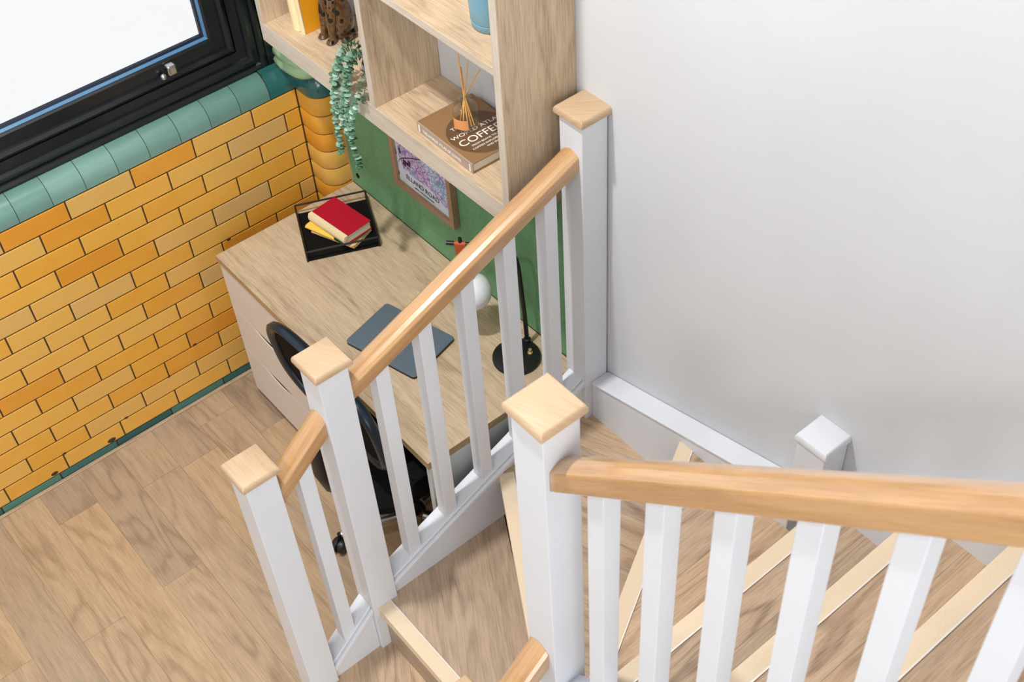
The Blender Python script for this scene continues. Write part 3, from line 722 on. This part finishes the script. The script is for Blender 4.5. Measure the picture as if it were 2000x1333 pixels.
# ================================================================ FRAMED MAP on the board
FX0, FX1, FZ0, FZ1 = .448, .777, .925, 1.345
pf = thing('picture_frame', 'framed purple and blue street map leaning on the green board', 'picture frame', ((FX0+FX1)/2, .0895, FZ0))
fw, fh = FX1-FX0, FZ1-FZ0
Tf = Matrix.Translation((-fw/2, -.0245, 0))
bt = .022
for (x0, x1, z0, z1, g) in ((0, fw, 0, bt, 0), (0, fw, fh-bt, fh, 0), (0, bt, bt, fh-bt, 'z'), (fw-bt, fw, bt, fh-bt, 'z')):
    a_ = MB(); a_.box(x0, x1, 0, .024, z0, z1, g, T=Tf); a_.build('frame_rail', M['frameoak'], pf, bevel=.001)
a_ = MB(); a_.face([Tf @ Vector(p) for p in ((bt, .012, bt), (fw-bt, .012, bt), (fw-bt, .012, fh-bt), (bt, .012, fh-bt))], [(0, 0), (.29, 0), (.29, .38), (0, .38)])
prt = a_.build('map_print', M['mappaper'], pf)
# the city map area: rounded patch
a_ = MB(); pts = [(.04, .075), (.10, .068), (.17, .075), (.235, .055), (.268, .04), (.290, .06), (.290, .37), (.02, .37), (.02, .12)]
a_.face([Tf @ Vector((bt+p[0]-.008, .0115, bt+p[1]-.01)) for p in pts], [(p[0]*3, p[1]*3) for p in pts]); a_.build('street_map', M['map'], prt)
a_ = MB()
a_ = MB()
for (x, z, w_, h_, r) in ((.008, .128, .007, .045, -.12), (.034, .133, .010, .024, -.15), (.004, .074, .008, .020, 0), (.010, .028, .008, .016, .1)):
    T = Tf @ Matrix.Translation((bt+x-.01, .0113, bt+z)) @ Matrix.Rotation(r, 4, 'Y')
    a_.face([T @ Vector(p) for p in ((-w_/2, 0, -h_/2), (w_/2, 0, -h_/2), (w_/2, 0, h_/2), (-w_/2, 0, h_/2))])
    a_.build('printed_block', M['navy_ink'], prt); a_ = MB()
pr = [(.002, .035), (.003, .055), (.006, .076), (.016, .093), (.030, .105), (.055, .120), (.085, .136), (.140, .163), (.20, .19)]
for (p, q) in zip(pr[:-1], pr[1:]):
    a_.face([Tf @ Vector((bt+p[0], .0112, bt+p[1]-.0022)), Tf @ Vector((bt+q[0], .0112, bt+q[1]-.0022)), Tf @ Vector((bt+q[0], .0112, bt+q[1]+.0022)), Tf @ Vector((bt+p[0], .0112, bt+p[1]+.0022))])
a_.build('river_line', M['navy_ink'], prt)
a_ = MB()
for (x, z, w_, h_) in ((.044, .094, .017, .026), (.058, .098, .014, .012), (.070, .104, .016, .028), (.060, .082, .006, .008)):
    T = Tf @ Matrix.Translation((bt+x, .0111, bt+z)) @ Matrix.Rotation(.25, 4, 'Y')
    a_.face([T @ Vector(p) for p in ((-w_/2, 0, -h_/2), (w_/2, 0, -h_/2), (w_/2, 0, h_/2), (-w_/2, 0, h_/2))])
a_.build('stadium_mark', M['mapdark'], prt)
def text(name, s, size, mat, parent, M4, extr=.0002, sx=1.0):
    cu = bpy.data.curves.new(name, 'FONT'); cu.body = s; cu.size = size; cu.extrude = extr; cu.align_x = 'LEFT'
    o = bpy.data.objects.new(name, cu); col.objects.link(o)
    dg = bpy.context.evaluated_depsgraph_get(); me = bpy.data.meshes.new_from_object(o.evaluated_get(dg))
    bpy.data.objects.remove(o)
    me.transform(M4 @ Matrix.Diagonal((sx, 1, 1, 1))); me.materials.clear(); me.materials.append(mat)
    o = bpy.data.objects.new(name, me); col.objects.link(o); o.parent = parent
    return o
RX = Matrix.Rotation(PI/2, 4, 'X')
text('lettering', 'ELLAND ROAD', .027, M['navy_ink'], prt, Tf @ Matrix.Translation((bt+.042, .011, bt+.029)) @ RX, sx=.98)
text('lettering', 'LEEDS, UNITED KINGDOM', .009, M['navy_ink'], prt, Tf @ Matrix.Translation((bt+.085, .011, bt+.012)) @ RX)
a_ = MB(); a_.box(bt-.004, fw-bt+.004, .0085, .0098, bt-.004, fh-bt+.004, T=Tf); a_.build('frame_glass', M['pane'], pf)

# ================================================================ ON THE SHELVES
# coffee book
cbk = thing('book', 'large brown coffee book lying flat under the reed diffuser', 'book', (1.029, -.006, SZ1), math.radians(-1))
BW_, BD_, BH_ = .254, .190, .033
a_ = MB(); a_.box(-BW_/2, BW_/2, -BD_/2, BD_/2, 0, .003); a_.box(-BW_/2, BW_/2, -BD_/2, BD_/2, BH_-.003, BH_); a_.build('cover', M['coffee'], cbk, bevel=.0008)
a_ = MB(); a_.box(-BW_/2+.004, BW_/2-.004, -BD_/2+.002, BD_/2-.004, .003, BH_-.003); a_.build('pages', M['paper'], cbk)
a_ = MB(); a_.box(-BW_/2, BW_/2, -BD_/2-.003, -BD_/2+.001, 0, BH_); a_.build('spine', M['coffeespine'], cbk, bevel=.001)
for x0_, x1_ in ((BW_/2-.014, BW_/2-.009), (-BW_/2+.008, -BW_/2+.014)):
    a_ = MB(); a_.box(x0_, x1_, -BD_/2-.0034, -BD_/2-.002, .004, BH_-.005); a_.build('spine_mark', M['white_ink'], cbk)
a_ = MB(); ang = [2*PI*i/40 for i in range(40)]
a_.face([(.027+.096*math.cos(t_), .004+.090*math.sin(t_), BH_+.0003) for t_ in ang]); a_.build('cup_picture', M['coffeedark'], cbk)
def TC(u, v): return Matrix.Translation((u, v, BH_+.0005)) @ Matrix.Rotation(PI/2, 4, 'Z')
text('lettering', 'COFFEE', .037, M['white_ink'], cbk, TC(.052, -.074), sx=1.1)
text('lettering', 'WORLD ATLAS', .020, M['white_ink'], cbk, TC(.014, -.076), sx=1.2)
text('lettering', 'THE', .017, M['white_ink'], cbk, TC(-.022, -.052), sx=1.2)
text('lettering', 'OF', .014, M['white_ink'], cbk, TC(.014, .082))
text('lettering', 'FROM BEANS TO BREWING', .0095, M['white_ink'], cbk, TC(.068, -.050), sx=1.15)
text('lettering', 'COFFEES EXPLORED, EXPLAINED', .0095, M['white_ink'], cbk, TC(.082, -.058), sx=1.1)
text('lettering', 'AND ENJOYED', .0095, M['white_ink'], cbk, TC(.095, -.02), sx=1.1)
text('lettering', 'THE WORLD ATLAS OF COFFEE', .013, M['white_ink'], cbk, Matrix.Translation((-.1, -BD_/2-.0033, .010)) @ RX, sx=.95)
# reed diffuser
df = thing('reed_diffuser', 'clear glass reed diffuser bottle standing on the coffee book', 'reed diffuser', (1.014, -.014, SZ1+BH_+.0006))
prof = [(.030, 0), (.034, .002), (.0355, .006), (.0355, .058), (.034, .066), (.028, .074), (.018, .080), (.0135, .084), (.0125, .092), (.0135, .097), (.0185, .099), (.0185, .103), (.0135, .105)]
inner = [(.0095, .105), (.0095, .086), (.014, .079), (.025, .071), (.0315, .063), (.0325, .056), (.0325, .009), (.030, .006), (.0001, .006)]
a_ = MB(); a_.lathe([(.0001, .0005)]+prof+[(.0095, .105), (.0095, .090)], n=40, caps=False); a_.build('bottle', M['glass'], df, smooth=True, angle=60)
a_ = MB(); a_.lathe([(.0001, .0062), (.030, .0062), (.0322, .009), (.0322, .036), (.0001, .036)], n=32, caps=False); a_.build('scented_oil', M['liquid'], df, smooth=True, angle=50)
a_ = MB(); rings = []
for z in (.012, .044):
    rings.append([(.0362*math.cos(a), .0362*math.sin(a), z) for a in [math.radians(-105+i*7) for i in range(12)]])
a_.loft(rings, closed=False, caps=False); a_.build('label_sticker', M['label'], df, smooth=True)
for (tx, ty, tz, bx, by) in ((-.052, .030, .195, .022, -.010), (-.047, .026, .178, .018, .004), (-.018, .038, .190, .012, -.020), (.020, .045, .172, -.022, -.004), (-.040, .028, .160, .02, .012)):
    a_ = MB(); a_.tube([(bx, by, .008), ((bx*.1+tx*.06), (by*.1+ty*.06), .098), (tx, ty, tz)], .0019, 7); a_.build('reed', M['reed'], df, smooth=True)
# upright books on the left shelf
def upbook(label, x, wdt, dep, hgt, cover, spine, lean=0.0, yfront=-.06, round_=True):
    o = thing('book', label, 'book', (x, yfront, SZ1+.0002), 0, 'upright books on the left shelf'); o.rotation_euler = (0, lean, 0)
    c = .002
    a = MB(); a.box(-wdt/2, -wdt/2+c, .002, dep, 0, hgt); a.box(wdt/2-c, wdt/2, .002, dep, 0, hgt); a.build('cover', M[cover], o, bevel=.0005)
    a = MB(); a.box(-wdt/2+c, wdt/2-c, .003, dep-.004, .003, hgt-.003); a.build('pages', M['paper'], o)
    rg = []
    for z in (0, hgt):
        rg.append([(-wdt/2, .006, z), (-wdt/2, 0, z), (-wdt*.3, -.006 if round_ else -.001, z), (0, -.009 if round_ else -.001, z), (wdt*.3, -.006 if round_ else -.001, z), (wdt/2, 0, z), (wdt/2, .006, z)])
    a = MB(); a.loft(rg, True, True); a.build('spine', M[spine], o, smooth=True, angle=60)
    return o
upbook('narrow tan upright book, first in the row on the left shelf', .193, .020, .12, .21, 'tan', 'tan', -.06, -.055, False)
upbook('thick cream-spined upright book between tan and amber ones on the left shelf', .232, .040, .13, .22, 'cream', 'cream', -.05, -.066)
upbook('amber yellow upright book beside the spotted figurine', .2665, .022, .10, .22, 'amber', 'cream', -.045, -.067, False)
# leopard figurine
lf = thing('leopard_figurine', 'glossy brown spotted leopard figurine on the left shelf beside the books', 'figurine', (.352, .018, SZ1))
def blob(mb, rows, n=20):
    rings = []
    for (cx, cy, z, rx, ry) in rows: rings.append([(cx+rx*math.cos(2*PI*i/n), cy+ry*math.sin(2*PI*i/n), z) for i in range(n)])
    mb.loft(rings, True, True)
a_ = MB(); blob(a_, [(0, 0, .003, .022, .022), (0, 0, .008, .034, .034), (0, 0, .03, .043, .045), (0, 0, .06, .044, .046), (-.002, 0, .095, .040, .040), (-.004, -.004, .13, .034, .033), (-.006, -.008, .165, .030, .028), (-.006, -.012, .19, .026, .026), (-.006, -.014, .20, .015, .015)])
a_.build('body', M['leopard'], lf, smooth=True)
a_ = MB(); blob(a_, [(-.006, -.030, .185, .012, .014), (-.006, -.030, .192, .026, .028), (-.006, -.028, .21, .032, .033), (-.006, -.024, .23, .028, .028), (-.006, -.022, .243, .012, .012)]); hd_ = a_.build('head', M['leopard'], lf, smooth=True)
a_ = MB(); blob(a_, [(-.006, -.058, .198, .008, .006), (-.006, -.056, .204, .013, .010), (-.006, -.054, .212, .011, .008)]); a_.build('muzzle', M['cream'], hd_, smooth=True)
for s_ in (-1, 1):
    a_ = MB(); blob(a_, [(-.006+s_*.020, -.022, .235, .010, .006), (-.006+s_*.022, -.022, .25, .007, .004), (-.006+s_*.022, -.022, .256, .002, .002)]); a_.build('ear', M['leopard'], hd_, smooth=True)
    a_ = MB(); a_.tube([(s_*.022-.004, -.026, .14), (s_*.024, -.038, .09), (s_*.022, -.044, .04), (s_*.022, -.046, .008)], [.014, .013, .011, .012], 12); a_.build('foreleg', M['leopard'], lf, smooth=True)
    a_ = MB(); blob(a_, [(s_*.022, -.050, .0, .011, .014), (s_*.022, -.052, .006, .014, .017), (s_*.022, -.050, .014, .011, .012)]); a_.build('paw', M['leopard'], lf, smooth=True)
a_ = MB(); a_.tube([(.02, .03, .02), (.045, .02, .012), (.05, -.01, .010), (.045, -.03, .010)], [.008, .007, .007, .005], 10); a_.build('tail', M['leopard'], lf, smooth=True)
# trailing plant
pl = thing('trailing_plant', 'trailing string-of-leaves plant spilling from its pot over the shelf edge', 'potted plant', (.655, -.055, SZ1))
a_ = MB(); a_.lathe([(.030, 0), (.034, .003), (.041, .06), (.043, .085), (.040, .086), (.037, .06), (.0001, .055)], n=28, caps=False); a_.build('pot', M['greypot'], pl, smooth=True, angle=50)
a_ = MB(); a_.lathe([(.038, .074), (.0001, .078)], n=20, caps=False); a_.build('soil', M['soil'], pl)
PX, PY = .655, -.055
vines = [
    [(-.01, 0, .09), (-.035, -.04, .12), (-.06, -.075, .10), (-.085, -.088, .03), (-.105, -.095, -.04), (-.118, -.096, -.12), (-.122, -.095, -.20), (-.125, -.095, -.262)],
    [(0, -.01, .09), (-.02, -.05, .115), (-.035, -.08, .07), (-.05, -.092, -.02), (-.045, -.098, -.11), (-.035, -.098, -.19), (-.024, -.098, -.235), (-.020, -.098, -.258)],
    [(.01, 0, .09), (.0, -.045, .13), (-.02, -.078, .09), (-.04, -.094, .0), (-.065, -.10, -.07), (-.07, -.10, -.13)],
    [(-.01, -.01, .09), (-.04, -.03, .14), (-.06, -.07, .12), (-.075, -.088, .06), (-.095, -.094, -.02), (-.10, -.096, -.09)],
    [(.01, -.01, .09), (.012, -.05, .08), (.018, -.085, .03), (.005, -.098, -.03), (-.02, -.10, -.09), (-.026, -.10, -.15)],
    [(0, -.01, .09), (.02, -.03, .13), (.01, -.06, .15), (-.015, -.075, .13), (-.03, -.088, .06), (-.03, -.097, -.05), (-.05, -.10, -.14)],
    [(-.02, 0, .09), (-.045, -.02, .13), (-.075, -.05, .13), (-.09, -.08, .07), (-.11, -.09, .0)],
    [(.0, -.02, .09), (.02, -.05, .06), (.03, -.075, .02), (.034, -.086, .006)],
]
def crom(P, t):
    n = len(P)-1; i = min(int(t*n), n-1); f_ = t*n-i
    p0, p1, p2, p3 = P[max(i-1, 0)], P[i], P[i+1], P[min(i+2, n)]
    return .5*((2*p1)+(-p0+p2)*f_+(2*p0-5*p1+4*p2-p3)*f_*f_+(-p0+3*p1-3*p2+p3)*f_**3)
leafmb = MB()
def leaf(mb, c, d, nrm, s):
    d = d.normalized(); sd = d.cross(nrm).normalized(); nrm = sd.cross(d).normalized()
    pts = [(0, 0, 0), (.15, .45, .06), (.5, .66, .1), (.88, .42, .04), (1.05, 0, -.02), (.88, -.42, .04), (.5, -.66, .1), (.15, -.45, .06)]
    mid = c+d*.55*s-nrm*.08*s
    P = [c+d*p[0]*s+sd*p[1]*s+nrm*p[2]*s for p in pts]
    b = len(mb.v); mb.v += [tuple(p) for p in P]+[tuple(mid)]
    tn_ = random.random()
    for i in range(8): mb.poly([b+i, b+(i+1) % 8, b+8], [(0, 0)]*3, 0, tn_)
for vi, V in enumerate(vines):
    P = [Vector(p) for p in V]; N = 30
    pts = [crom(P, i/N) for i in range(N+1)]
    a_ = MB(); a_.tube(pts, .0011, 5); a_.build('vine', M['stem'], pl, smooth=True)
    ln = sum((pts[i+1]-pts[i]).length for i in range(N)); cnt = int(ln/.0052)
    for k_ in range(cnt):
        t_ = (k_+.5)/cnt; c = crom(P, t_); tg = (crom(P, min(1, t_+.02))-crom(P, max(0, t_-.02))).normalized()
        a = k_*2.4+random.uniform(-.5, .5); o1 = tg.orthogonal().normalized(); o2 = tg.cross(o1)
        out = o1*math.cos(a)+o2*math.sin(a)+tg*.25
        if c.y+PY < BY0-.004 and c.z < .0: out = Vector((out.x, -abs(out.y)*.8, out.z))
        leaf(leafmb, c, out, tg, random.uniform(.010, .0175))
lv = leafmb.build('foliage', M['leaf'], pl, smooth=True); lv['kind'] = 'stuff'
# blue pot on upper shelf
bp = thing('flower_pot', 'light blue ceramic pot with saucer on the upper shelf', 'flower pot', (1.158, -.005, SZ2))
a_ = MB(); a_.lathe([(.0001, 0), (.050, 0), (.0535, .003), (.056, .018), (.0565, .020), (.053, .021), (.0001, .021)], n=48, caps=False); a_.build('saucer', M['bluepot'], bp, smooth=True, angle=45)
a_ = MB(); a_.lathe([(.0001, .0215), (.0545, .0215), (.056, .024), (.0585, .07), (.062, .125), (.062, .130), (.058, .130), (.054, .07), (.0001, .06)], n=48, caps=False); a_.build('pot', M['bluepot'], bp, smooth=True, angle=45)
a_ = MB(); a_.lathe([(.056, .112), (.0001, .118)], n=24, caps=False); a_.build('soil', M['soil'], bp)

# ================================================================ OFFICE CHAIR
CHX, CHY = 1.03, -.40
ch = thing('office_chair', 'black office chair with mesh backrest tucked under the desk', 'office chair', (CHX, CHY, 0))
# backrest outline: superellipse tapered to the bottom, curved in plan
def back_pt(a, f, off):
    hw_ = .285; hh_ = .175
    ca, sa = math.cos(a), math.sin(a)
    px = math.copysign(abs(ca)**.6, ca)*hw_*f; pz = math.copysign(abs(sa)**.6, sa)*hh_*f
    z_ = .828+pz; y_ = -.590-.10*px*px - .12*(z_-.835) + off
    return Vector((1.003+px-CHX, y_-CHY, z_))
n_ = 48
a_ = MB()
rings = []
for f_, off in ((.88, .005), (.90, .014), (.96, .018), (1.0, .009), (1.0, -.009), (.96, -.018), (.90, -.014), (.88, -.005)):
    rings.append([back_pt(2*PI*i/n_, f_, off) for i in range(n_)])
rings.append(rings[0])
a_.loft(rings, True, False); bf = a_.build('back_frame', M['sky_tinted_gloss'], ch, smooth=True, angle=70)
a_ = MB(); rr = [[back_pt(2*PI*i/n_, f_, -.002-.02*(1-f_)) for i in range(n_)] for f_ in (.89, .7, .5, .3, .1, .001)]
a_.loft(rr, True, False); a_.build('back_mesh', M['mesh'], ch, smooth=True)
a_ = MB(); slab(a_, .48, .47, .12, .0, .07, .02); sc_ = a_.build('seat', M['blackmat'], ch, smooth=True); sc_.location = (-.03, -.01, .43)
a_ = MB(); a_.tube([(-.055, -.16, .41), (-.055, -.245, .42), (-.048, -.262, .50), (-.045, -.262, .62), (-.045, -.238, .74)], [.030, .034, .032, .028, .02], 12); a_.build('back_support', M['black'], ch, smooth=True)
a_ = MB(); a_.box(-.12, .10, -.14, .12, .385, .43); a_.build('tilt_mechanism', M['black'], ch, bevel=.008)
a_ = MB(); a_.tube([(0, 0, .10), (0, 0, .24)], .026, 20); a_.build('gas_lift', M['black'], ch, smooth=True)
a_ = MB(); a_.tube([(0, 0, .24), (0, 0, .39)], .014, 20); a_.build('piston', M['chrome'], ch, smooth=True)
a_ = MB(); a_.lathe([(.045, .075), (.045, .11), (.03, .12)], n=24); a_.build('hub', M['chrome'], ch, smooth=True)
for s_ in (-1, 1):
    a_ = MB(); x_ = -.03+s_*.25
    a_.tube([(x_-s_*.06, .02, .42), (x_, .02, .43), (x_, .02, .60)], .014, 10); a_.build('arm_post', M['black'], ch, smooth=True)
    a_ = MB(); slab(a_, .07, .24, .03, 0, .025, .008); o_ = a_.build('armrest', M['blackmat'], ch, smooth=True); o_.location = (x_, .0, .595)
base_ang = math.atan2(-.62-CHY, .935-CHX)
for i in range(5):
    a = base_ang+i*2*PI/5; ca, sa = math.cos(a), math.sin(a)
    a_ = MB(); a_.tube([(ca*.03, sa*.03, .09), (ca*.15, sa*.15, .085), (ca*.255, sa*.255, .068)], [.02, .017, .013], 12); lg = a_.build('base_leg', M['chrome'], ch, smooth=True)
    cw_ = bpy.data.objects.new('caster', None); col.objects.link(cw_); cw_.parent = ch
    bpy.data.objects.remove(cw_)
    cx, cy = ca*.262, sa*.262
    a_ = MB(); a_.tube([(cx, cy, .045), (cx, cy, .075)], .008, 10)
    T = Matrix.Translation((cx+.01, cy-.012, .0275)) @ Matrix.Rotation(a+.9, 4, 'Z') @ Matrix.Rotation(PI/2, 4, 'X')
    a_.lathe([(.012, -.024), (.024, -.022), (.0275, -.016), (.0275, -.004), (.02, -.003), (.02, .003), (.0275, .004), (.0275, .016), (.024, .022), (.012, .024)], n=24, T=T)
    a_.build('caster', M['black'], ch, smooth=True, angle=40)
